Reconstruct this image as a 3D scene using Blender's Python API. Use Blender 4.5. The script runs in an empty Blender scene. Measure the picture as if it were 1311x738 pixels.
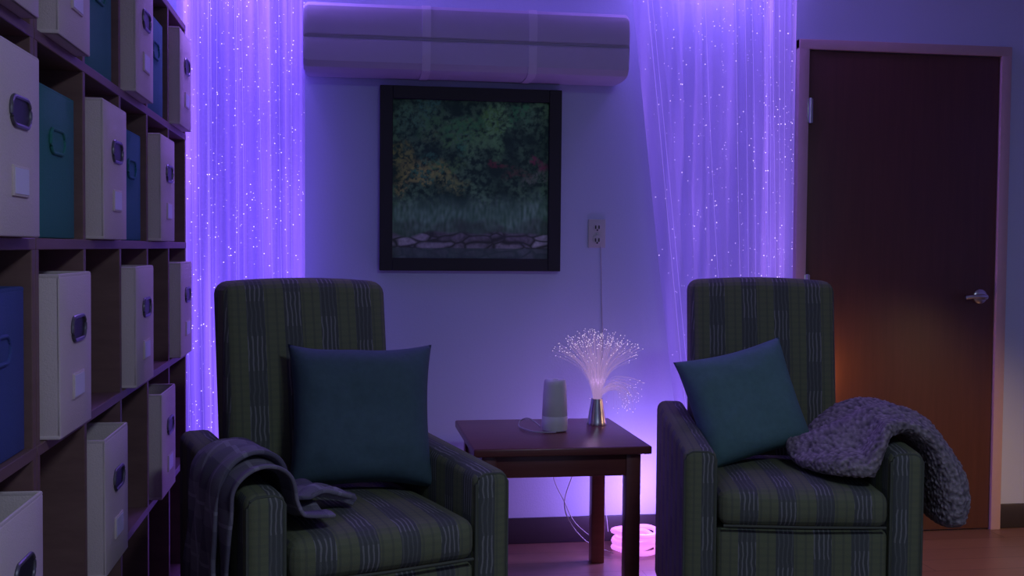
import bpy, bmesh, math, random
from mathutils import Vector, Matrix, noise
random.seed(7)
S = bpy.context.scene
COL = S.collection
S.view_settings.view_transform = 'Standard'

# ---------------------------------------------------------------- materials
class NT:
    def __init__(s, name):
        s.m = bpy.data.materials.new(name); s.m.use_nodes = True
        s.t = s.m.node_tree; s.n = s.t.nodes; s.l = s.t.links
        s.b = s.n['Principled BSDF']; s.out = s.n['Material Output']
    def put(s, sock, v):
        if isinstance(v, bpy.types.NodeSocket): s.l.new(v, sock)
        else:
            if isinstance(v, (tuple, list)) and len(v) == 3 and len(sock.default_value) == 4: v = (*v, 1)
            sock.default_value = v
    def M(s, op, a, b=0.0, c=None):
        n = s.n.new('ShaderNodeMath'); n.operation = op
        s.put(n.inputs[0], a); s.put(n.inputs[1], b)
        if c is not None: s.put(n.inputs[2], c)
        return n.outputs[0]
    def mix(s, f, a, b):
        n = s.n.new('ShaderNodeMix'); n.data_type = 'RGBA'
        s.put(n.inputs[0], f); s.put(n.inputs[6], a); s.put(n.inputs[7], b)
        return n.outputs[2]
    def tc(s, k='Object'):
        n = s.n.new('ShaderNodeTexCoord'); return n.outputs[k]
    def sep(s, v):
        n = s.n.new('ShaderNodeSeparateXYZ'); s.l.new(v, n.inputs[0]); return n.outputs
    def map(s, v, sc):
        n = s.n.new('ShaderNodeMapping'); s.l.new(v, n.inputs[0]); n.inputs['Scale'].default_value = sc
        return n.outputs[0]
    def noise(s, v, scale, detail=3, rough=.5):
        n = s.n.new('ShaderNodeTexNoise')
        if v is not None: s.l.new(v, n.inputs['Vector'])
        n.inputs['Scale'].default_value = scale; n.inputs['Detail'].default_value = detail
        n.inputs['Roughness'].default_value = rough
        return n.outputs['Fac']
    def ramp(s, f, a, b, ca=(0,0,0), cb=(1,1,1)):
        n = s.n.new('ShaderNodeValToRGB'); s.l.new(f, n.inputs[0])
        e = n.color_ramp.elements
        e[0].position = a; e[0].color = (*ca, 1); e[1].position = b; e[1].color = (*cb, 1)
        return n.outputs[0]
    def bump(s, h, st=.3, d=.01):
        n = s.n.new('ShaderNodeBump'); n.inputs['Strength'].default_value = st
        n.inputs['Distance'].default_value = d; s.l.new(h, n.inputs['Height'])
        s.l.new(n.outputs[0], s.b.inputs['Normal'])

def simple(name, col, rough=.6, metal=0, nscale=40, var=.12, bump=.1, bd=.003):
    k = NT(name); c = k.tc()
    f = k.noise(c, nscale)
    lo = tuple(x*(1-var) for x in col); hi = tuple(min(1, x*(1+var)) for x in col)
    k.put(k.b.inputs['Base Color'], k.mix(f, lo, hi))
    k.b.inputs['Roughness'].default_value = rough; k.b.inputs['Metallic'].default_value = metal
    if bump: k.bump(f, bump, bd)
    return k.m
def emis(name, col, st, base=(.5,.5,.5), samp=False):
    k = NT(name); k.put(k.b.inputs['Base Color'], base)
    k.put(k.b.inputs['Emission Color'], col); k.b.inputs['Emission Strength'].default_value = st
    if not samp: k.m.cycles.emission_sampling = 'NONE'
    return k.m

m_wall = simple('painted_wall', (.55,.62,.77), .75, nscale=120, var=.03, bump=.15)
m_ceil = simple('ceiling_paint', (.7,.7,.7), .9)
m_base = simple('vinyl_baseboard', (.03,.022,.026), .5)
m_trim = simple('painted_door_trim', (.56,.39,.38), .5, var=.05)
m_metal = simple('brushed_metal', (.6,.6,.62), .28, 1, var=.05, bump=0)
m_dmetal = simple('dark_grommet_metal', (.16,.15,.17), .4, .6, var=.05, bump=0)
m_dark = simple('dark_plastic', (.02,.02,.025), .45)
m_frame = simple('black_frame', (.012,.011,.012), .6, bump=0)
m_binw = simple('cream_bin_fabric', (.70,.58,.55), .9, nscale=300, var=.08, bump=.3)
m_bint = simple('teal_bin_fabric', (.02,.15,.19), .9, nscale=300, var=.1, bump=.3)
m_bing = simple('green_bin_fabric', (.03,.20,.16), .9, nscale=300, var=.1, bump=.3)
m_binb = simple('blue_bin_fabric', (.05,.08,.26), .9, nscale=300, var=.1, bump=.3)
m_label = simple('paper_label', (.78,.74,.82), .5, var=.02, bump=0)
m_ac = simple('ac_plastic', (.56,.52,.64), .5, var=.02, bump=0)
m_ac2 = simple('ac_band', (.70,.66,.76), .5, var=.02, bump=0)
m_plate = simple('outlet_plate', (.55,.55,.50), .5, var=.02, bump=0)
m_cord = simple('white_cord', (.5,.5,.5), .5, bump=0)
m_vase = simple('frosted_white_plastic', (.72,.74,.70), .45, var=.03, bump=0)
m_pil1 = simple('teal_velvet', (.060,.110,.130), .85, nscale=60, var=.15, bump=.3)
m_pil2 = simple('teal_velvet_light', (.10,.20,.20), .85, nscale=60, var=.15, bump=.3)
m_leg = simple('dark_wood_leg', (.03,.018,.012), .4)

def wood(name, a, b, rough, axis=(1,1,1), sc=6):
    k = NT(name); v = k.map(k.tc(), axis)
    f = k.noise(v, sc, 6, .65)
    k.put(k.b.inputs['Base Color'], k.mix(k.ramp(f, .3, .7), a, b))
    k.b.inputs['Roughness'].default_value = rough
    k.bump(f, .1, .002); return k.m
m_shelf = wood('shelf_laminate', (.17,.09,.078), (.23,.13,.11), .55, (1,.3,4))
m_table = wood('cherry_table_wood', (.14,.042,.036), (.19,.06,.05), .3, (.6,8,8))
m_door = wood('dark_door_veneer', (.085,.034,.023), (.115,.046,.030), .42, (6,1,.4))

k = NT('floor_planks'); c = k.tc()
br = k.n.new('ShaderNodeTexBrick'); k.l.new(c, br.inputs['Vector'])
br.inputs['Scale'].default_value = 1; br.inputs['Brick Width'].default_value = 1.1; br.inputs['Row Height'].default_value = .14
br.inputs['Mortar Size'].default_value = .002
k.put(br.inputs['Color1'], (.20,.11,.07)); k.put(br.inputs['Color2'], (.28,.16,.10)); k.put(br.inputs['Mortar'], (.06,.03,.02))
g = k.noise(k.map(c, (2,22,1)), 4, 6, .6)
k.put(k.b.inputs['Base Color'], k.mix(k.M('MULTIPLY', g, .6), br.outputs[0], (.09,.045,.03)))
k.b.inputs['Roughness'].default_value = .33; m_floor = k.m

def fabric_uv(k):
    p = k.sep(k.tc('Object')); n = k.sep(k.tc('Normal'))
    sx = k.M('GREATER_THAN', k.M('ABSOLUTE', n[0]), .7)
    sz = k.M('GREATER_THAN', k.M('ABSOLUTE', n[2]), .7)
    u = k.M('ADD', k.M('MULTIPLY', p[0], k.M('SUBTRACT', 1, sx)), k.M('MULTIPLY', p[1], sx))
    v = k.M('ADD', k.M('MULTIPLY', p[2], k.M('SUBTRACT', 1, sz)), k.M('MULTIPLY', p[1], sz))
    return u, v
k = NT('striped_upholstery'); u, v = fabric_uv(k); c = k.tc()
P = .105
uu = k.M('ADD', u, 1.02)
ub = k.M('FRACT', k.M('DIVIDE', uu, P)); ui = k.M('FLOOR', k.M('DIVIDE', uu, P))
band = k.M('LESS_THAN', ub, .48)
wob = k.M('MULTIPLY', k.M('SUBTRACT', k.noise(c, 22, 1), .5), .012)
lin = k.M('GREATER_THAN', k.M('SINE', k.M('MULTIPLY', k.M('ADD', uu, wob), 2*math.pi/.0125)), .5)
blk = k.M('LESS_THAN', k.M('FRACT', k.M('ADD', k.M('DIVIDE', k.M('ADD', v, 2), .19), k.M('MULTIPLY', ui, .37))), .5)
blk = k.M('ADD', k.M('MULTIPLY', blk, .6), .3)
lm = k.M('MULTIPLY', k.M('MULTIPLY', band, lin), blk)
hat = k.M('GREATER_THAN', k.M('SINE', k.M('MULTIPLY', v, 2*math.pi/.02)), .3)
gr = k.mix(k.M('MULTIPLY', hat, .25), (.150,.165,.085), (.10,.12,.075))
edge = k.M('GREATER_THAN', k.M('SINE', k.M('MULTIPLY', uu, 2*math.pi/.0262)), .75)
gr = k.mix(k.M('MULTIPLY', edge, .45), gr, (.08,.09,.07))
base = k.mix(band, gr, (.080,.088,.078))
col = k.mix(k.M('MULTIPLY', lm, .65), base, (.30,.30,.28))
k.put(k.b.inputs['Base Color'], col); k.b.inputs['Roughness'].default_value = .95
k.bump(k.noise(c, 400), .4, .002); m_fab = k.m
m_pipe = simple('upholstery_piping', (.09,.10,.07), .9)

k = NT('plaid_throw'); p = k.sep(k.tc('UV'))
def st(x, per, w, off=0): return k.M('LESS_THAN', k.M('FRACT', k.M('DIVIDE', k.M('ADD', x, 5+off), per)), w)
a = st(p[0], .14, .45); b = st(p[1], .14, .45)
col = k.mix(k.M('MULTIPLY', k.M('ADD', a, b), .5), (.21,.19,.23), (.10,.09,.125))
l = k.M('MAXIMUM', st(p[0], .14, .06, .04), st(p[1], .14, .06, .04))
col = k.mix(k.M('MULTIPLY', l, .45), col, (.38,.36,.42))
k.put(k.b.inputs['Base Color'], col); k.b.inputs['Roughness'].default_value = .95
k.bump(k.noise(k.tc(), 300), .4, .003); m_plaid = k.m

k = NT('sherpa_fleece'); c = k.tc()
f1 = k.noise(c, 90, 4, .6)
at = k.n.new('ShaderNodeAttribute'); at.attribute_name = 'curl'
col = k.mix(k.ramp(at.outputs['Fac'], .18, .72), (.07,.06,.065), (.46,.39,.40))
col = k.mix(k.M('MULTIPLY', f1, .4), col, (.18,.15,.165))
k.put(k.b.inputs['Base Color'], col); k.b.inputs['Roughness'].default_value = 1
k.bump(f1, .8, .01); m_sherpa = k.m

def curtain_mat(name, emcol, lo, hi, opac, sc, gather=None):
    k = NT(name); c = k.tc()
    s1 = k.noise(k.map(c, (1,0.01,.03)), sc, 2, .55)
    s2 = k.noise(k.map(c, (1,0.01,.02)), sc*4, 1, .5)
    s3 = k.ramp(k.noise(k.map(c, (1,0.01,.015)), sc*2.2, 0), .58, .72)
    big = k.noise(k.map(c, (1,.01,.5)), 3.2, 1)
    f = k.M('MULTIPLY', k.ramp(s1, .34, .70), k.M('ADD', k.M('MULTIPLY', s2, .7), .5))
    f = k.M('ADD', f, k.M('MULTIPLY', s3, .45))
    f = k.M('MULTIPLY', f, k.M('ADD', k.M('MULTIPLY', k.ramp(big, .3, .7), .5), .6))
    if gather:   # cloth bunches more densely towards one side
        x = k.sep(c)[0]
        gg = k.n.new('ShaderNodeMapRange'); k.l.new(x, gg.inputs[0])
        gg.inputs[1].default_value=gather[0]; gg.inputs[2].default_value=gather[1]; gg.inputs[3].default_value=.45; gg.inputs[4].default_value=1.15
        f = k.M('MULTIPLY', f, gg.outputs[0])
    e = k.M('ADD', k.M('MULTIPLY', f, hi-lo), lo)
    k.put(k.b.inputs['Base Color'], (.33,.28,.45)); k.b.inputs['Roughness'].default_value = .9
    k.put(k.b.inputs['Emission Color'], k.mix(k.M('MULTIPLY', f, .6), emcol, (.48,.23,1)))
    k.l.new(e, k.b.inputs['Emission Strength'])
    al = k.M('ADD', k.M('MULTIPLY', f, .4*opac), opac*.65)
    k.put(k.b.inputs['Alpha'], al)
    return k.m
m_cur1 = curtain_mat('glowing_sheer_left', (.15,.065,1), .68, 1.45, .85, 13)
m_cur2 = curtain_mat('glowing_sheer_right', (.18,.09,1), .28, 1.25, .50, 10, (1.12,1.5))
m_str = emis('fibre_strand_glow', (.34,.2,1), .8)
m_dot = emis('fibre_point_glow', (.75,.6,1), 2.2)
m_coil = emis('coil_glow', (.72,.22,1), 1.15, (.45,.2,.4))
m_fib = emis('lamp_fibre_glow', (.72,.44,.95), .42, (.14,.11,.16))
m_tip = emis('lamp_tip_glow', (1,.8,1), 1.5)
m_warm = emis('warm_bulb', (1,.5,.15), 2)
m_fillglow = emis('fill_fixture_glow', (.5,.7,1), .4)  # faint glow for the added ambient fill overhead

# ---------------------------------------------------------------- mesh builder
class MB:
    def __init__(s): s.v=[]; s.f=[]; s.mi=[]; s.mats=[]; s.uv=None
    def _m(s, m):
        if m not in s.mats: s.mats.append(m)
        return s.mats.index(m)
    def add(s, vs, fs, m, M=None):
        o = len(s.v); i = s._m(m)
        for p in vs: s.v.append(tuple(M @ Vector(p)) if M else tuple(p))
        for f in fs: s.f.append([o+a for a in f]); s.mi.append(i)
    def box(s, x0,x1,y0,y1,z0,z1, m, bev=0, seg=2, M=None, sub=0, fn=None):
        bm = bmesh.new(); bmesh.ops.create_cube(bm, size=1)
        for v in bm.verts:
            v.co = Vector(((x0+x1)/2+v.co.x*(x1-x0), (y0+y1)/2+v.co.y*(y1-y0), (z0+z1)/2+v.co.z*(z1-z0)))
        if bev: bmesh.ops.bevel(bm, geom=bm.edges[:], offset=bev, segments=seg, affect='EDGES', profile=.5)
        if sub: bmesh.ops.subdivide_edges(bm, edges=bm.edges[:], cuts=sub, use_grid_fill=True)
        if fn:
            for v in bm.verts: v.co = fn(v.co)
        bm.verts.index_update()
        s.add([v.co.copy() for v in bm.verts], [[v.index for v in f.verts] for f in bm.faces], m, M); bm.free()
    def lathe(s, prof, c, m, n=32, axis='z'):
        vs=[]; fs=[]
        for r,z in prof:
            for i in range(n):
                a=2*math.pi*i/n; p=(r*math.cos(a), r*math.sin(a), z)
                if axis=='y': p=(p[0], p[2], p[1])
                if axis=='x': p=(p[2], p[0], p[1])
                vs.append((c[0]+p[0],c[1]+p[1],c[2]+p[2]))
        for j in range(len(prof)-1):
            for i in range(n):
                fs.append([j*n+i, j*n+(i+1)%n, (j+1)*n+(i+1)%n, (j+1)*n+i])
        fs.append(list(range(n))[::-1]); fs.append([(len(prof)-1)*n+i for i in range(n)])
        s.add(vs, fs, m)
    def tube(s, pts, r, m, n=8, closed=False):
        pts=[Vector(p) for p in pts]; N=len(pts); vs=[]; fs=[]
        for i,p in enumerate(pts):
            if closed: t=(pts[(i+1)%N]-pts[i-1])
            else: t=pts[min(i+1,N-1)]-pts[max(i-1,0)]
            t.normalize(); a=t.orthogonal() if abs(t.z)>.95 else t.cross(Vector((0,0,1)))
            a.normalize(); b=t.cross(a)
            for k2 in range(n):
                q=2*math.pi*k2/n; vs.append(p+(a*math.cos(q)+b*math.sin(q))*r)
        for i in range(N if closed else N-1):
            j=(i+1)%N
            for k2 in range(n): fs.append([i*n+k2,i*n+(k2+1)%n,j*n+(k2+1)%n,j*n+k2])
        s.add(vs, fs, m)
    def obj(s, name, parent=None, ang=40, loc=None, rotz=0, subd=0):
        me = bpy.data.meshes.new(name); me.from_pydata(s.v, [], s.f)
        for m in s.mats: me.materials.append(m)
        for p,i in zip(me.polygons, s.mi): p.material_index=i; p.use_smooth=True
        bm=bmesh.new(); bm.from_mesh(me); bmesh.ops.recalc_face_normals(bm, faces=bm.faces); bm.to_mesh(me); bm.free()
        me.set_sharp_from_angle(angle=math.radians(ang))
        o = bpy.data.objects.new(name, me); COL.objects.link(o)
        if parent: o.parent = parent
        if loc: o.location = loc
        o.rotation_euler[2] = rotz
        if subd:
            md=o.modifiers.new('sub','SUBSURF'); md.levels=subd; md.render_levels=subd
        return o
def empty(name, loc=(0,0,0), rz=0):
    o = bpy.data.objects.new(name, None); COL.objects.link(o); o.location=loc; o.rotation_euler[2]=rz
    o.empty_display_size=.1; return o
def curves(name, splines, r, mat, parent=None, res=1):
    cu = bpy.data.curves.new(name,'CURVE'); cu.dimensions='3D'; cu.bevel_depth=r; cu.bevel_resolution=res
    for pts in splines:
        sp=cu.splines.new('POLY'); sp.points.add(len(pts)-1)
        for q,p in zip(sp.points,pts): q.co=(*p,1)
    cu.materials.append(mat)
    o=bpy.data.objects.new(name,cu); COL.objects.link(o)
    if parent: o.parent=parent
    return o
def smooth_path(pts, n=12):
    pts=[Vector(p) for p in pts]; out=[]
    q=[pts[0]]+pts+[pts[-1]]
    for i in range(1,len(q)-2):
        for j in range(n):
            t=j/n; a,b,c,d=q[i-1],q[i],q[i+1],q[i+2]
            out.append(.5*((2*b)+(-a+c)*t+(2*a-5*b+4*c-d)*t*t+(-a+3*b-3*c+d)*t**3))
    out.append(pts[-1]); return out
def light(name,kind,loc_,col,e,size=.1,rot=None,parent=None):
    l=bpy.data.lights.new(name,kind); l.color=col; l.energy=e
    if kind=='AREA': l.shape='DISK'; l.size=size
    else: l.shadow_soft_size=size
    if kind=='SPOT': l.spot_size=math.radians(85); l.spot_blend=.8
    o=bpy.data.objects.new(name,l); COL.objects.link(o); o.location=loc_
    if rot: o.rotation_euler=rot
    if parent: o.parent=parent
    return o

# ---------------------------------------------------------------- room
XL, XR, YB, YF, H = -1.0, 3.9, 4.35, -1.6, 2.6
def room(name, *a, m=m_wall):
    b=MB(); b.box(*a, m); return b.obj(name)
room('wall_back', XL-.1, XR+.1, YB, YB+.1, 0, H)
room('wall_left', XL-.1, XL, YF, YB, 0, H)
room('wall_right', XR, XR+.1, YF, YB, 0, H)
room('wall_front', XL-.1, XR+.1, YF-.1, YF, 0, H)
room('floor', XL-.1, XR+.1, YF-.1, YB+.1, -.1, 0, m=m_floor)
room('ceiling', XL-.1, XR+.1, YF-.1, YB+.1, H, H+.1, m=m_ceil)
DX0, DX1 = 1.902, 2.757
for nm,x0,x1 in (('baseboard_back', XL, DX0-.062),('baseboard_back.001', DX1+.062, XR)):
    b=MB(); b.box(x0,x1,YB-.012,YB,0,.105,m_base,.003); b.obj(nm)
b=MB(); b.box(XR-.012,XR,YF,YB-.013,0,.105,m_base,.003); b.obj('baseboard_right')

# door
d=empty('door_1',(0,0,0))
b=MB(); b.box(DX0,DX1,YB-.022,YB-.002,.006,2.03,m_door,.002); b.obj('slab',d)
b=MB()
b.box(DX0-.05,DX0-.004,YB-.035,YB,0,2.075,m_trim,.004)
b.box(DX1+.004,DX1+.05,YB-.035,YB,0,2.075,m_trim,.004)
b.box(DX0-.05,DX1+.05,YB-.036,YB,2.034,2.075,m_trim,.004); b.obj('door_frame',d)
b=MB(); 
for z in (1.78,1.05,.25):
    b.box(DX0-.012,DX0+.012,YB-.040,YB-.02,z-.05,z+.05,m_metal,.002)
    b.lathe([(.006,-.052),(.006,.052)],(DX0,YB-.042,z),m_metal,12)
b.obj('hinges',d)
b=MB(); hx=2.69; hz=1.01
b.lathe([(.031,0),(.031,-.007),(.024,-.012),(.012,-.014),(.011,-.048),(.008,-.052)],(hx,YB-.022,hz),m_metal,32,'y')
b.tube(smooth_path([(hx+.006,YB-.066,hz),(hx-.02,YB-.069,hz+.002),(hx-.055,YB-.066,hz+.001),(hx-.085,YB-.058,hz-.004)],6),.0095,m_metal,12)
b.lathe([(.004,-.042),(.0115,-.045),(.0115,-.055),(.004,-.058)],(hx,YB-.016,hz),m_metal,20,'y')
b.obj('door_lever',d)

# ---------------------------------------------------------------- cube shelf
CP=.39; SX=-.569; SD=.39; Y1=4.10; TH=.022
def shelf(yfar, ncol):
    b=MB(); y0=yfar-ncol*CP
    for i in range(6):
        z=.03+.39*i
        b.box(SX-SD,SX,y0,yfar,z-TH/2,z+TH/2,m_shelf,.0015,1)
    for i in range(ncol+1):
        y=yfar-i*CP; w=TH/2
        ya,yb=y-w,y+w
        if i==0: ya,yb=y-TH,y
        if i==ncol: ya,yb=y,y+TH
        b.box(SX-SD,SX-.001,ya,yb,.0,1.98+TH/2,m_shelf,.0015,1)
    b.box(SX-SD-.006,SX-SD,y0,yfar,.02,1.98,m_shelf)
    return b.obj('cube_shelf')
shelf(Y1,5); shelf(Y1-5*CP-.003,2)

def bin_(col,row,kind):
    m={'w':m_binw,'t':m_bint,'g':m_bing,'b':m_binb}[kind]
    white = kind=='w'
    w,h,prot = (.262,.315,.028) if white else (.315,.295,-.012)
    yc=Y1-(col-.5)*CP - (.003 if col>5 else 0) + random.uniform(-.008,.008)
    if white: yc+=-.005
    z0=1.98-.39*row+TH/2+.001
    b=MB(); x1=0; x0=-.35; t=.008
    def tap(co):
        k2=1+.03*(co.z/h-.5)*(1 if white else .4)
        return Vector((co.x, co.y*k2, co.z))
    b.box(x1-t,x1,-w/2,w/2,0,h,m,.003,2,sub=3,fn=lambda c:tap(c)+Vector((.004*math.sin(math.pi*max(0,min(1,c.z/h)))*math.cos(c.y/w*math.pi),0,0)))
    b.box(x0,x0+t,-w/2,w/2,0,h,m,.003,2,sub=1,fn=tap)
    b.box(x0,x1,-w/2,-w/2+t,0,h,m,.003,2,sub=1,fn=tap)
    b.box(x0,x1,w/2-t,w/2,0,h,m,.003,2,sub=1,fn=tap)
    b.box(x0,x1,-w/2,w/2,0,t,m,.003)
    b.tube([(x1-.004,-w/2*1.015+.004,h),(x1-.004,w/2*1.015-.004,h),(x0+.004,w/2*1.015-.004,h),(x0+.004,-w/2*1.015+.004,h)],.0055,m,8,True)
    zc=h*.66; pts=[]
    for i in range(24):
        a=2*math.pi*i/24; pts.append((x1+.005,.030*(1 if math.cos(a)>0 else -1)+.024*math.cos(a),zc+.024*math.sin(a)))
    b.tube(pts,.004,m_dmetal if white else m,8,True)
    b.add([(x1+.0048,p[1],p[2]) for p in pts],[list(range(24))],m_dark if white else m)
    if white:
        b.box(x1+.001,x1+.006,-.044,.044,.067,.118,m_binw,.001)
        b.box(x1+.0055,x1+.0070,-.039,.039,.071,.114,m_label)
    return b.obj('fabric_storage_bin',loc=(SX+prot,yc,z0))
for c,r,kk in [(1,1,'w'),(2,1,'t'),(3,1,'w'),(4,1,'g'),(5,1,'w'),(6,1,'w'),(7,1,'t'),
             (2,2,'w'),(3,2,'t'),(4,2,'w'),(5,2,'g'),(6,2,'w'),(7,2,'w'),
             (1,3,'w'),(3,3,'w'),(5,3,'w'),(6,3,'b'),
             (2,4,'w'),(4,4,'w'),(6,4,'w'),(7,4,'t')]:
    bin_(c,r,kk)

# ---------------------------------------------------------------- curtains
def curtain(x0b,x1b,x0t,x1t,z0,z1,yc,mat,nfold,nstr,ndot,seed,le,bias=1):
    rnd=random.Random(seed)
    e=empty('fibre_optic_curtain')
    def P(u,v):
        tt=v**.8
        xl=x0b+(x0t-x0b)*tt; xr=x1b+(x1t-x1b)*tt
        uu=u+.012*math.sin(v*4+u*9+seed)
        x=xl+(xr-xl)*uu
        amp=.016*(1.1-.35*v)
        y=yc+amp*math.sin(u*nfold*2*math.pi+1.3*math.sin(u*11+seed)+.5*math.sin(v*3+u*5))+.004*math.sin(u*nfold*5.3*math.pi+v*2)
        return Vector((x,y,z0+(z1-z0)*v))
    nx,nz=200,36; vs=[P(i/nx,j/nz) for j in range(nz+1) for i in range(nx+1)]
    fs=[[j*(nx+1)+i,j*(nx+1)+i+1,(j+1)*(nx+1)+i+1,(j+1)*(nx+1)+i] for j in range(nz) for i in range(nx)]
    b=MB(); b.add(vs,fs,mat); b.obj('sheer_cloth',e,ang=180)
    sp=[]
    for i in range(nstr):
        u=.04+.92*rnd.random()**bias; u2=max(.03,min(.97,u+rnd.uniform(-.03,.03)))
        sp.append([P(u+(u2-u)*j/24,1-j/24)+Vector((0,-.006,0)) for j in range(25)])
    curves('fibre_strands',sp,.0006,m_str,e,0)
    b=MB(); ico=bmesh.new(); bmesh.ops.create_icosphere(ico,subdivisions=1,radius=1); ico.verts.index_update()
    iv=[v.co.copy() for v in ico.verts]; iff=[[v.index for v in f.verts] for f in ico.faces]; ico.free()
    for i in range(ndot):
        p=P(rnd.random()**bias,rnd.random())+Vector((0,-.008,0)); r=rnd.choice((.0008,.0010,.0012,.0014,.0019))
        b.add([p+q*r for q in iv],iff,m_dot)
    b.obj('light_points',e)
    b=MB(); b.lathe([(.012,0),(.012,x1t-x0t+.1)],(x0t-.05,yc,z1+.01),m_metal,16,'x')
    for x in (x0t,x1t): b.box(x-.01,x+.01,yc,YB,z1,z1+.02,m_metal)
    b.obj('curtain_rod',e)
    light('violet_light','POINT',((x0t+x1t)/2,yc-.09,z1-.05),(.32,.17,1),le,.05,parent=e)
curtain(-.60,-.13,-.62,-.16,.02,2.48,4.235,m_cur1,9,18,850,1,18)
curtain(1.42,1.80,1.08,1.815,.02,2.48,4.245,m_cur2,10,12,850,5,12,.65)

# ---------------------------------------------------------------- wall AC unit
def profile(s=0):
    return [(YB-.002,1.860-s),(4.26,1.856-s),(4.18,1.858-s),(4.150-s,1.868-s),(4.136-s,1.890),(4.132-s,1.93),(4.133-s,1.968),(4.148-s,1.974),(4.148-s,1.982),
         (4.131-s,1.988),(4.128-s,2.02),(4.129-s,2.07),(4.136-s,2.092),(4.152-s,2.106+s),(4.185,2.113+s),(YB-.002,2.118+s)]
def extr(b,x0,x1,prof,m):
    n=len(prof); vs=[(x0,p[0],p[1]) for p in prof]+[(x1,p[0],p[1]) for p in prof]
    fs=[[i,(i+1)%n,n+(i+1)%n,n+i] for i in range(n)]+[list(range(n)),list(range(n,2*n))]
    b.add(vs,fs,m)
b=MB(); AX0,AX1=-.155,1.085
extr(b,AX0+.014,AX1-.014,profile(),m_ac)
for dx,sc in ((.006,.003),(.0,.009)):
    sm=[(y+sc*(1 if y<4.3 else 0), z+(sc if z<1.98 else -sc)) for y,z in profile()]
    extr(b,AX0+dx,AX1-dx,sm,m_ac)
for xc in (.30,.705): extr(b,xc-.016,xc+.016,profile(.003),m_ac2)
b.obj('wall_air_conditioner',ang=25)

# ---------------------------------------------------------------- framed picture
pic=empty('framed_picture')
PX0,PX1,PZ0,PZ1=.134,.856,1.108,1.832; fw=.050
b=MB(); yb,yf=YB,YB-.035
def mold(x0,x1,z0,z1): b.box(x0,x1,yf,yb,z0,z1,m_frame,.0015,1)
mold(PX0,PX0+fw,PZ0,PZ1); mold(PX1-fw,PX1,PZ0,PZ1); mold(PX0+fw,PX1-fw,PZ0,PZ0+fw); mold(PX0+fw,PX1-fw,PZ1-fw,PZ1)
b.box(PX0+.01,PX1-.01,YB-.012,YB,PZ0+.01,PZ1-.01,m_frame); b.obj('frame',pic)
def art(u,v):
    n=lambda s,o=0,d=4: noise.fractal(Vector((u*s+o,v*s+o*1.7,o)),.6,2,d)*.5+.5
    cl=lambda t:max(0,min(1,t))
    leaf=cl((n(30,3)-.33)*2.6); big=cl((n(5,8,2)-.22)*1.9)
    c=Vector((.025,.065,.04)).lerp(Vector((.13,.29,.12)),leaf*big)
    def blob(cx,cy,rx,ry,colr,k=1.0):
        nonlocal c
        wx=.09*noise.noise(Vector((u*8,v*8,cx*10))); wy=.09*noise.noise(Vector((u*8,v*8,cx*10+5)))
        d=((u-cx+wx)/rx)**2+((v-cy+wy)/ry)**2
        w=cl((1-d)*1.6)*k*cl((n(38,cx*9+3)-.36)*3); c=c.lerp(Vector(colr),min(1,w))
    for i in range(16):
        rr=random.Random(i); blob(rr.uniform(0,1),rr.uniform(.5,1),rr.uniform(.06,.15),rr.uniform(.06,.13),(rr.uniform(.08,.18),rr.uniform(.24,.42),rr.uniform(.08,.15)),.8)
    blob(.66,.85,.12,.16,(.19,.46,.16),.9); blob(.60,.72,.10,.10,(.15,.38,.13),.8)
    blob(.20,.53,.20,.10,(.34,.37,.10)); blob(.05,.62,.10,.12,(.24,.29,.08)); blob(.34,.47,.12,.07,(.25,.34,.10)); blob(.05,.44,.10,.07,(.30,.32,.10))
    blob(.66,.60,.07,.05,(.24,.07,.07),.6); blob(.93,.62,.06,.06,(.28,.06,.10),.75); blob(.80,.55,.10,.05,(.20,.10,.07),.5)
    gl=.42+.07*noise.noise(Vector((u*6,0,1)))
    if v<gl:
        g=cl((gl-v)/.12)*.9; blade=cl((noise.noise(Vector((u*55,v*22,4)))*.5+.5-.25)*1.9)
        gg=Vector((.09,.22,.11)).lerp(Vector((.24,.45,.27)),blade*(.3+.7*big)); c=c.lerp(gg,g)
    dl=.25+.08*noise.noise(Vector((u*6,3,1)))
    if v<dl:
        g=cl((dl-v)/.03)*(.15+.6*n(12,6,2)); c=c.lerp(Vector((.06,.065,.06)),g)
    sl=.175+.05*noise.noise(Vector((u*5,9,1)))
    if v<sl:
        q=Vector((u*8+.6*noise.noise(Vector((u*9,v*9,2))),v*20+.5*noise.noise(Vector((u*6,v*6,7))),0)); ds,pp=noise.voronoi(q); e=cl((ds[1]-ds[0]-.04)*4)
        tone=abs(noise.noise(Vector((pp[0].x*3.1,pp[0].y*3.3,2))))
        stone=Vector((.42,.41,.42))*(.42+1.2*tone)*(.6+.6*n(40,2,2))
        c=c.lerp(Vector((.06,.07,.06)).lerp(stone,e),cl((sl-v)/.02)*(1 if v>.07 else .4))
    if v<.07: c=c.lerp(Vector((.09,.11,.12)),.55)
    return c*1.4
N=250; ax0,ax1,az0,az1=PX0+fw-.004,PX1-fw+.004,PZ0+fw-.004,PZ1-fw+.004
me=bpy.data.meshes.new('art'); vs=[];fs=[];cs=[]
for j in range(N+1):
    for i in range(N+1):
        u,v=i/N,j/N; vs.append((ax0+(ax1-ax0)*u,YB-.016,az0+(az1-az0)*v)); c=art(u,v); cs+=[c.x,c.y,c.z,1]
for j in range(N):
    for i in range(N): a=j*(N+1)+i; fs.append([a,a+1,a+N+2,a+N+1])
me.from_pydata(vs,[],fs); ca=me.color_attributes.new('paint','FLOAT_COLOR','POINT'); ca.data.foreach_set('color',cs)
k=NT('garden_print'); an=k.n.new('ShaderNodeAttribute'); an.attribute_name='paint'
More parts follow.
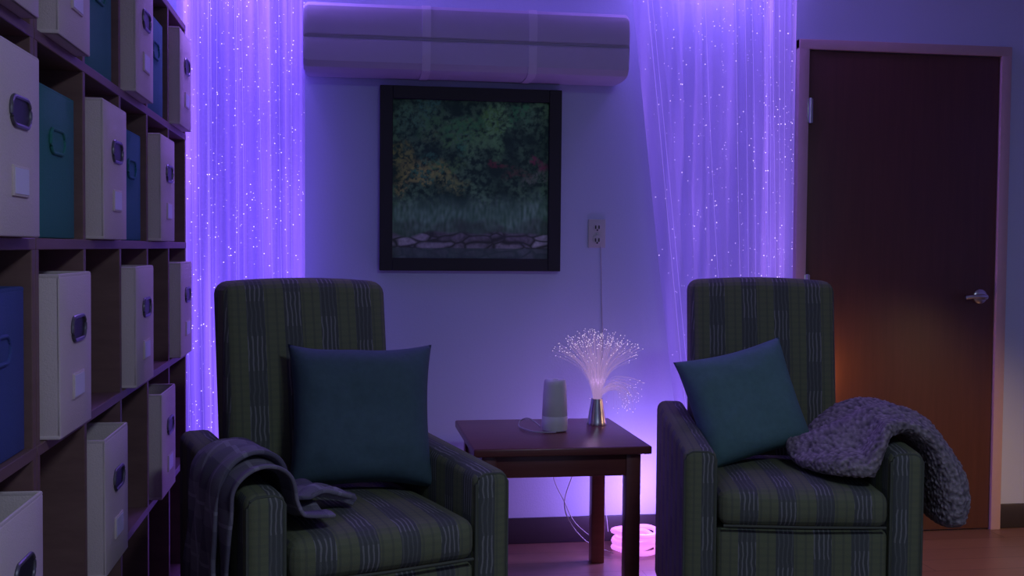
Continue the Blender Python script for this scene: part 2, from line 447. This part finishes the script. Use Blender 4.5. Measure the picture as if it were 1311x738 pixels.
k.l.new(an.outputs['Color'],k.b.inputs['Base Color']); k.b.inputs['Roughness'].default_value=.7
k.b.inputs['Specular IOR Level'].default_value=.25
me.materials.append(k.m); o=bpy.data.objects.new('art',me); COL.objects.link(o); o.parent=pic

# ---------------------------------------------------------------- outlet + cord
b=MB(); ox,oz=1.012,1.262
b.box(ox-.036,ox+.036,YB-.007,YB,oz-.058,oz+.058,m_plate,.003)
for dz in (-.026,.026):
    b.lathe([(.018,0),(.018,-.003),(.016,-.004)],(ox-.0,YB-.007,oz+dz),m_plate,20,'y')
    for dx in (-.007,.007): b.box(ox+dx-.0026,ox+dx+.0026,YB-.0125,YB-.008,oz+dz-.007,oz+dz+.007,m_dark)
    b.lathe([(.0035,0),(.0035,-.0015)],(ox,YB-.011,oz+dz-.012),m_dark,10,'y')
b.lathe([(.004,0),(.003,-.002)],(ox,YB-.007,oz),m_metal,10,'y')
b.obj('wall_outlet')
curves('power_cord',[smooth_path([(ox+.015,YB-.010,1.21),(ox+.022,YB-.008,1.0),(ox+.028,YB-.008,.8),(ox+.02,YB-.008,.55),(ox+.03,YB-.016,.3),(ox+.05,YB-.05,.05)])],.0018,m_cord)
curves('power_cord',[smooth_path([(.80,4.14,.54),(.82,4.17,.40),(.815,4.2,.30),(.86,4.2,.2),(.90,4.18,.12),(.98,4.15,.05),(1.0,4.12,.01)]),
                     smooth_path([(.93,4.12,.54),(.90,4.18,.35),(.86,4.2,.18),(.93,4.16,.06),(1.04,4.12,.012)])],.0022,m_cord)

# ---------------------------------------------------------------- side table
t=empty('side_table'); TX0,TX1,TY0,TY1,TZ=.415,1.012,3.50,4.11,.546
b=MB(); b.box(TX0,TX1,TY0,TY1,TZ-.028,TZ,m_table,.006,3); b.obj('table_top',t)
b=MB()
for x in (TX0+.03,TX1-.03-.05):
    for y in (TY0+.03,TY1-.03-.05):
        b.box(x,x+.05,y,y+.05,0,TZ-.028,m_table,.003,sub=1)
b.obj('legs',t)
b=MB()
b.box(TX0+.07,TX1-.07,TY0+.04,TY0+.06,TZ-.105,TZ-.028,m_table,.002); b.box(TX0+.07,TX1-.07,TY1-.06,TY1-.04,TZ-.105,TZ-.028,m_table,.002)
b.box(TX0+.04,TX0+.06,TY0+.07,TY1-.07,TZ-.105,TZ-.028,m_table,.002); b.box(TX1-.06,TX1-.04,TY0+.07,TY1-.07,TZ-.105,TZ-.028,m_table,.002)
b.obj('apron',t)

# diffuser
b=MB()
b.lathe([(.040,0),(.045,.004),(.047,.02),(.046,.052),(.0445,.054),(.0445,.056),(.0455,.058),(.043,.12),(.040,.165),(.038,.180),(.033,.186),(.012,.184),(.010,.178)],(.745,3.83,TZ+.001),m_vase,40)
b.obj('aroma_diffuser')
curves('diffuser_cord',[smooth_path([(.70,3.86,TZ+.01),(.665,3.90,TZ+.035),(.64,3.95,TZ+.02),(.63,3.90,TZ+.005),(.66,3.80,TZ+.005),(.70,3.78,TZ+.004),(.74,3.775,TZ+.004)])],.0025,m_cord)

# fibre lamp
fl=empty('fibre_optic_lamp',(.927,3.95,TZ+.001))
b=MB(); b.lathe([(.036,0),(.037,.004),(.034,.012),(.0295,.045),(.0225,.085),(.0205,.097),(.018,.097),(.017,.088)],(0,0,0),m_metal,40)
b.obj('chrome_base',fl)
rnd=random.Random(3); sp=[]; tips=[]
for i in range(360):
    a=rnd.uniform(0,2*math.pi); th=math.radians(62)*rnd.random()**.75; L=rnd.uniform(.215,.272)
    if i%6==0: th=math.radians(rnd.uniform(90,165)); a=rnd.gauss(-.1,.6); L=rnd.uniform(.15,.22)
    r0=.014*math.sqrt(rnd.random()); p=Vector((r0*math.cos(a),r0*math.sin(a),.088)); pts=[p.copy()]
    n=14
    for j in range(n):
        ang=th*min(1.0,((j+1)/n)*1.15)**.85*(1.12 if j>7 else .95)
        p=p+Vector((math.sin(ang)*math.cos(a),math.sin(ang)*math.sin(a),math.cos(ang)))*(L/n); pts.append(p.copy())
    sp.append(pts); tips.append(p.copy())
curves('fibres',sp,.00027,m_fib,fl,0)
b=MB(); ico=bmesh.new(); bmesh.ops.create_icosphere(ico,subdivisions=1,radius=1); ico.verts.index_update()
iv=[v.co.copy() for v in ico.verts]; iff=[[v.index for v in f.verts] for f in ico.faces]; ico.free()
for p in tips: b.add([p+q*.0011 for q in iv],iff,m_tip)
b.obj('fibre_tips',fl)
light('lamp_led','POINT',(0,0,.16),(.8,.5,1),.25,.02,parent=fl)

# coil on floor
b=MB(); pts=[]
for i in range(7*36+1):
    a=2*math.pi*i/36; tn=i/36
    r=.078+.02*math.sin(tn*2.1)+.006*math.sin(a*3+tn); pts.append((1.15+r*math.cos(a),4.17+r*.9*math.sin(a),.012+.011*tn+.004*math.sin(a*2+tn)))
b.tube(pts,.010,m_coil,8)
b.obj('fibre_cable_coil')
ib=empty('coil_glow_fill')  # added box and point light that carry the coil's violet glow
b=MB(); b.box(1.30,1.42,4.05,4.16,0,.07,m_dark,.008); b.lathe([(.02,0),(.02,-.02),(.012,-.03)],(1.30,4.105,.045),m_coil,16,'x'); b.obj('housing',ib)
light('violet_light','POINT',(1.20,4.10,.24),(.38,.20,1),10,.05,parent=ib)

# ---------------------------------------------------------------- armchairs
def armchair(F, r):
    e=empty('armchair',(F[0],F[1],0),math.radians(r))
    def arm_fn(side):
        def fn(c):
            c=c.copy(); k2=max(0,(c.z-.1)/.55)
            c.z+= .045*k2*(c.y/.72)
            return c
        return fn
    for nm,x0,x1 in (('arm_left',-.335,-.24),('arm_right',.24,.335)):
        b=MB(); b.box(x0,x1,0,.72,.07,.64,m_fab,.028,4,sub=1,fn=arm_fn(0)); b.obj(nm,e,ang=60)
        b=MB()
        zz=.636; pp=[(x0+.004,-.001,.09),(x0+.004,-.001,zz-.02),(x0+.012,-.001,zz-.006),(x0+.026,-.001,zz+.001),((x0+x1)/2,-.001,zz+.002),(x1-.026,-.001,zz+.001),(x1-.012,-.001,zz-.006),(x1-.004,-.001,zz-.02),(x1-.004,-.001,.09)]
        b.tube([(p[0],p[1]+.012,p[2]-.004) for p in pp],.004,m_pipe,6); b.obj(nm+'_piping',e)
    def cush(x0,x1,y0,y1,z0,z1,amt,name,bev=.035,shear=0,tw=0):
        cx,cy,cz=(x0+x1)/2,(y0+y1)/2,(z0+z1)/2; hx,hy,hz=(x1-x0)/2,(y1-y0)/2,(z1-z0)/2
        def fn(c):
            u,v,w=(c.x-cx)/hx,(c.y-cy)/hy,(c.z-cz)/hz
            q=lambda t:max(0,1-t*t)
            c=c.copy()
            if amt[2]: c.z+=w*amt[2]*q(u)*q(v)
            if amt[1]: c.y+=v*amt[1]*q(u)*q(w)
            if amt[0]: c.x+=u*amt[0]*q(w)*q(v)
            c.y+=shear*(c.z-z0)
            c.z+= tw*u*u*(-1)*max(0,w)
            return c
        b=MB(); b.box(x0,x1,y0,y1,z0,z1,m_fab,bev,4,sub=5,fn=fn); return b.obj(name,e,ang=70)
    cush(-.236,.236,-.012,.54,.425,.530,(0,.012,.022),'seat_cushion')
    cush(-.238,.238,.006,.60,.09,.418,(0,.006,0),'seat_base',bev=.02)
    cush(-.238,.238,.505,.655,.44,1.105,(0,.016,.004),'backrest',bev=.035,shear=.13,tw=.008)
    b=MB(); b.box(-.236,.236,.60,.70,.08,.62,m_fab,.02,3); b.obj('back_panel',e)
    b=MB(); b.tube([(-.225,-.012,.432),(0,-.02,.432),(.225,-.012,.432)],.004,m_pipe,6); b.obj('seat_piping',e)
    b=MB()
    for x in (-.285,.285):
        for y in (.05,.66): b.lathe([(.018,0),(.024,.072)],(x,y,0),m_leg,16)
    b.obj('legs',e); return e
A1=((.10,2.59),20); A2=((1.268,2.868),-10)
armchair(*A1); armchair(*A2)
def loc(A,x,y,z):
    r=math.radians(A[1]); return Vector((A[0][0]+x*math.cos(r)-y*math.sin(r), A[0][1]+x*math.sin(r)+y*math.cos(r), z))

def pillow(A, x,y,z, size, rx, ry, rz, mat, th=.09):
    n=40; b=MB(); 
    for sgn in (1,-1):
        vs=[];fs=[]
        for j in range(n+1):
            for i in range(n+1):
                u,v=2*i/n-1,2*j/n-1
                pin=1-.085*(1-abs(v)**2.2)*abs(u)**2; piv=1-.085*(1-abs(u)**2.2)*abs(v)**2
                prof=((1-u**4)*(1-v**4))**.5
                wr=.010*noise.noise(Vector((u*1.8,v*1.8,sgn*3+x*9)))+.005*noise.noise(Vector((u*4,v*4,sgn*3+x*9)))
                vs.append((u*size/2*pin, sgn*(prof*th+wr*prof), v*size/2*piv+.006*noise.noise(Vector((u*1.5,x*7,v)))))
        for j in range(n):
            for i in range(n): a=j*(n+1)+i; fs.append([a,a+1,a+n+2,a+n+1])
        b.add(vs,fs,mat)
    o=b.obj('throw_pillow',ang=180)
    me=o.data; bm=bmesh.new(); bm.from_mesh(me); bmesh.ops.remove_doubles(bm,verts=bm.verts,dist=.0015); bmesh.ops.recalc_face_normals(bm,faces=bm.faces); bm.to_mesh(me); bm.free()
    for p in me.polygons: p.use_smooth=True
    o.location=loc(A,x,y,z)
    R=Matrix.Rotation(math.radians(A[1]+rz),4,'Z')@Matrix.Rotation(math.radians(rx),4,'X')@Matrix.Rotation(math.radians(ry),4,'Y')
    o.rotation_euler=R.to_euler()
    return o
pillow(A1,.083,.385,.742,.395,-16,1,-14,m_pil1)
pillow(A2,-.105,.35,.724,.355,-18,-14,6,m_pil2,.08)

# plaid throw draped on left arm of the first chair
def sheet(name,A,path,yr,nu,nv,mat,th,wr,seed):
    P=smooth_path([(p[0],0,p[1]) for p in path],8); 
    L=[0]
    for i in range(1,len(P)): L.append(L[-1]+(P[i]-P[i-1]).length)
    def at(s):
        d=s*L[-1]
        for i in range(1,len(P)):
            if L[i]>=d:
                t=(d-L[i-1])/max(1e-6,L[i]-L[i-1]); return P[i-1].lerp(P[i],t),(P[i]-P[i-1]).normalized()
        return P[-1],(P[-1]-P[-2]).normalized()
    vs=[];uvs=[]
    for i in range(nu+1):
        s=i/nu; p,tg=at(s); nr=Vector((-tg.z,0,tg.x)); y0,y1=yr(s)
        for j in range(nv+1):
            v=j/nv; y=y0+(y1-y0)*v
            d=wr*(abs(math.sin(v*9+2.2*math.sin(s*4+seed)))+.5*noise.noise(Vector((s*6,v*5,seed))))
            q=p+nr*d; vs.append(loc(A,q.x,y,q.z)); uvs.append((s*L[-1],y))
    fs=[[i*(nv+1)+j,(i+1)*(nv+1)+j,(i+1)*(nv+1)+j+1,i*(nv+1)+j+1] for i in range(nu) for j in range(nv)]
    me=bpy.data.meshes.new(name); me.from_pydata([tuple(v) for v in vs],[],fs); me.materials.append(mat)
    uvl=me.uv_layers.new(name='UVMap')
    for lp in me.loops: uvl.data[lp.index].uv=uvs[lp.vertex_index]
    for p in me.polygons: p.use_smooth=True
    o=bpy.data.objects.new(name,me); COL.objects.link(o)
    md=o.modifiers.new('s','SOLIDIFY'); md.thickness=th; md.offset=1
    md=o.modifiers.new('b','SUBSURF'); md.levels=1; md.render_levels=1
    return o
pt=empty('plaid_throw_blanket')
o=sheet('drape',A1,[(-.348,.14),(-.350,.40),(-.350,.60),(-.338,.655),(-.29,.682),(-.24,.665),(-.226,.60),(-.20,.562),(-.12,.556)],
      lambda s:(.03+.02*math.sin(s*5),.50-.10*s+.02*math.sin(s*7)),60,40,m_plaid,.010,.012,1); o.parent=pt
o=sheet('folded_edge',A1,[(-.362,.30),(-.362,.60),(-.345,.672),(-.29,.70),(-.235,.68),(-.215,.61),(-.19,.578)],
      lambda s:(.10,.40-.08*s),40,30,m_plaid,.012,.012,4); o.parent=pt
o=sheet('heap',A1,[(-.215,.60),(-.19,.582),(-.14,.590),(-.09,.580),(-.05,.565),(-.03,.556)],
      lambda s:(.09+.05*s,.28-.08*s),30,30,m_plaid,.012,.016,8); o.parent=pt

# sherpa throw over right arm of second chair
path=smooth_path([(.01,0,.592),(.075,0,.612),(.14,0,.645),(.22,0,.688),(.30,0,.703),(.367,0,.675),(.408,0,.60),(.424,0,.51),(.422,0,.415)],50)
mid=smooth_path([(.24,.06,.022),(.20,.14,.034),(.20,.19,.038),(.22,.21,.036),(.26,.20,.030),(.24,.20,.032),(.19,.18,.038),(.15,.16,.040),(.13,.13,.028)],50)
nu=len(path); nv=230; vs=[]; curl=[]
for i in range(nu):
    p=path[i]; tg=(path[min(i+1,nu-1)]-path[max(i-1,0)]).normalized(); nr=Vector((-tg.z,0,tg.x))
    cy,w,h=mid[i]; s=i/(nu-1); cap=min(1,math.sqrt(max(0,1-(1-min(1,s/.06))**2))+.02)*min(1,math.sqrt(max(0,1-(1-min(1,(1-s)/.06))**2))+.02)
    for j in range(nv):
        a=2*math.pi*j/nv; ca,sa=math.cos(a),math.sin(a)
        yy=math.copysign(abs(ca)**.7,ca)*w*cap; hh=math.copysign(abs(sa)**.8,sa)*h*cap
        q=p+nr*hh; q.y=cy+yy
        if p.x<.24:
            fr=max(0,min(1,(-yy/max(w,.01)+.25)/1.25)); sm_=min(1,(.24-p.x)/.05)
            q.z-=(p.z-.580)*fr**1.1*sm_
        ff=.013*math.sin(yy*34+s*7)*max(0,sa)+.014*noise.noise(Vector((s*5,yy*9,1)))*max(0,sa); q+=nr*ff
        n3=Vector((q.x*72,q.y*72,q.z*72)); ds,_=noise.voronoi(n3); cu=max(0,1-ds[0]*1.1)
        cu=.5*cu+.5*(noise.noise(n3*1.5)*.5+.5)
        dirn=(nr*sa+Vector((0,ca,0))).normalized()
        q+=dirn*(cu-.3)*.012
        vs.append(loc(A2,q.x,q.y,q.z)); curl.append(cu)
fs=[[i*nv+j,i*nv+(j+1)%nv,(i+1)*nv+(j+1)%nv,(i+1)*nv+j] for i in range(nu-1) for j in range(nv)]
fs+= [list(range(nv)), list(range((nu-1)*nv,nu*nv))]
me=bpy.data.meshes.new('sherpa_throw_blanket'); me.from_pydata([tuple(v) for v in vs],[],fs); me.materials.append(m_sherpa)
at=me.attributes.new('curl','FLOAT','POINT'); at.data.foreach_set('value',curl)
for p in me.polygons: p.use_smooth=True
o=bpy.data.objects.new('sherpa_throw_blanket',me); COL.objects.link(o)

# ---------------------------------------------------------------- lamps
cl=empty('added_fill_fixture')  # added unseen fill for the bluish ambient, shaped as a ceiling fixture
b=MB(); b.lathe([(.26,0),(.26,-.05),(.22,-.075),(.05,-.085)],(1.0,.3,H),m_fillglow,40); b.obj('diffuser',cl)
light('ambient_fill','AREA',(1.0,.3,H-.1),(.60,.72,1.0),27,.5,parent=cl)
nl=empty('night_light')
b=MB(); b.box(1.852,1.90,YB-.10,YB-.037,.56,.64,m_plate,.006); b.lathe([(.018,0),(.022,.02),(.016,.045)],(1.876,YB-.07,.641),m_warm,16); b.obj('night_light_body',nl)
light('warm_bulb','POINT',(1.92,YB-.12,.68),(1,.42,.14),1.6,.03,parent=nl)
fp=empty('floor_lamp')
b=MB(); b.lathe([(.14,0),(.14,.02),(.012,.03),(.012,1.1)],(3.45,3.0,0),m_dark,24); b.lathe([(.16,1.05),(.10,1.3)],(3.45,3.0,0),m_vase,32); b.obj('stand_and_shade',fp)
sd=Vector((2.45,3.75,0))-Vector((3.35,2.9,1.04))
light('warm_bulb','SPOT',(3.35,2.9,1.04),(1,.58,.27),60,.06,rot=sd.to_track_quat('-Z','Y').to_euler(),parent=fp)

# ---------------------------------------------------------------- camera
cam=bpy.data.cameras.new('camera'); co=bpy.data.objects.new('camera',cam); COL.objects.link(co)
cam.sensor_width=36; cam.lens=36*1400/1311; cam.clip_start=.05
co.matrix_world=Matrix.Translation((0,0,1.2))@Matrix.Rotation(math.radians(-8.7),4,'Z')@Matrix.Rotation(math.radians(90-2.09),4,'X')@Matrix.Rotation(math.radians(.5),4,'Z')
S.camera=co
w=bpy.data.worlds.new('world'); S.world=w; w.use_nodes=True
w.node_tree.nodes['Background'].inputs[0].default_value=(.02,.02,.04,1)
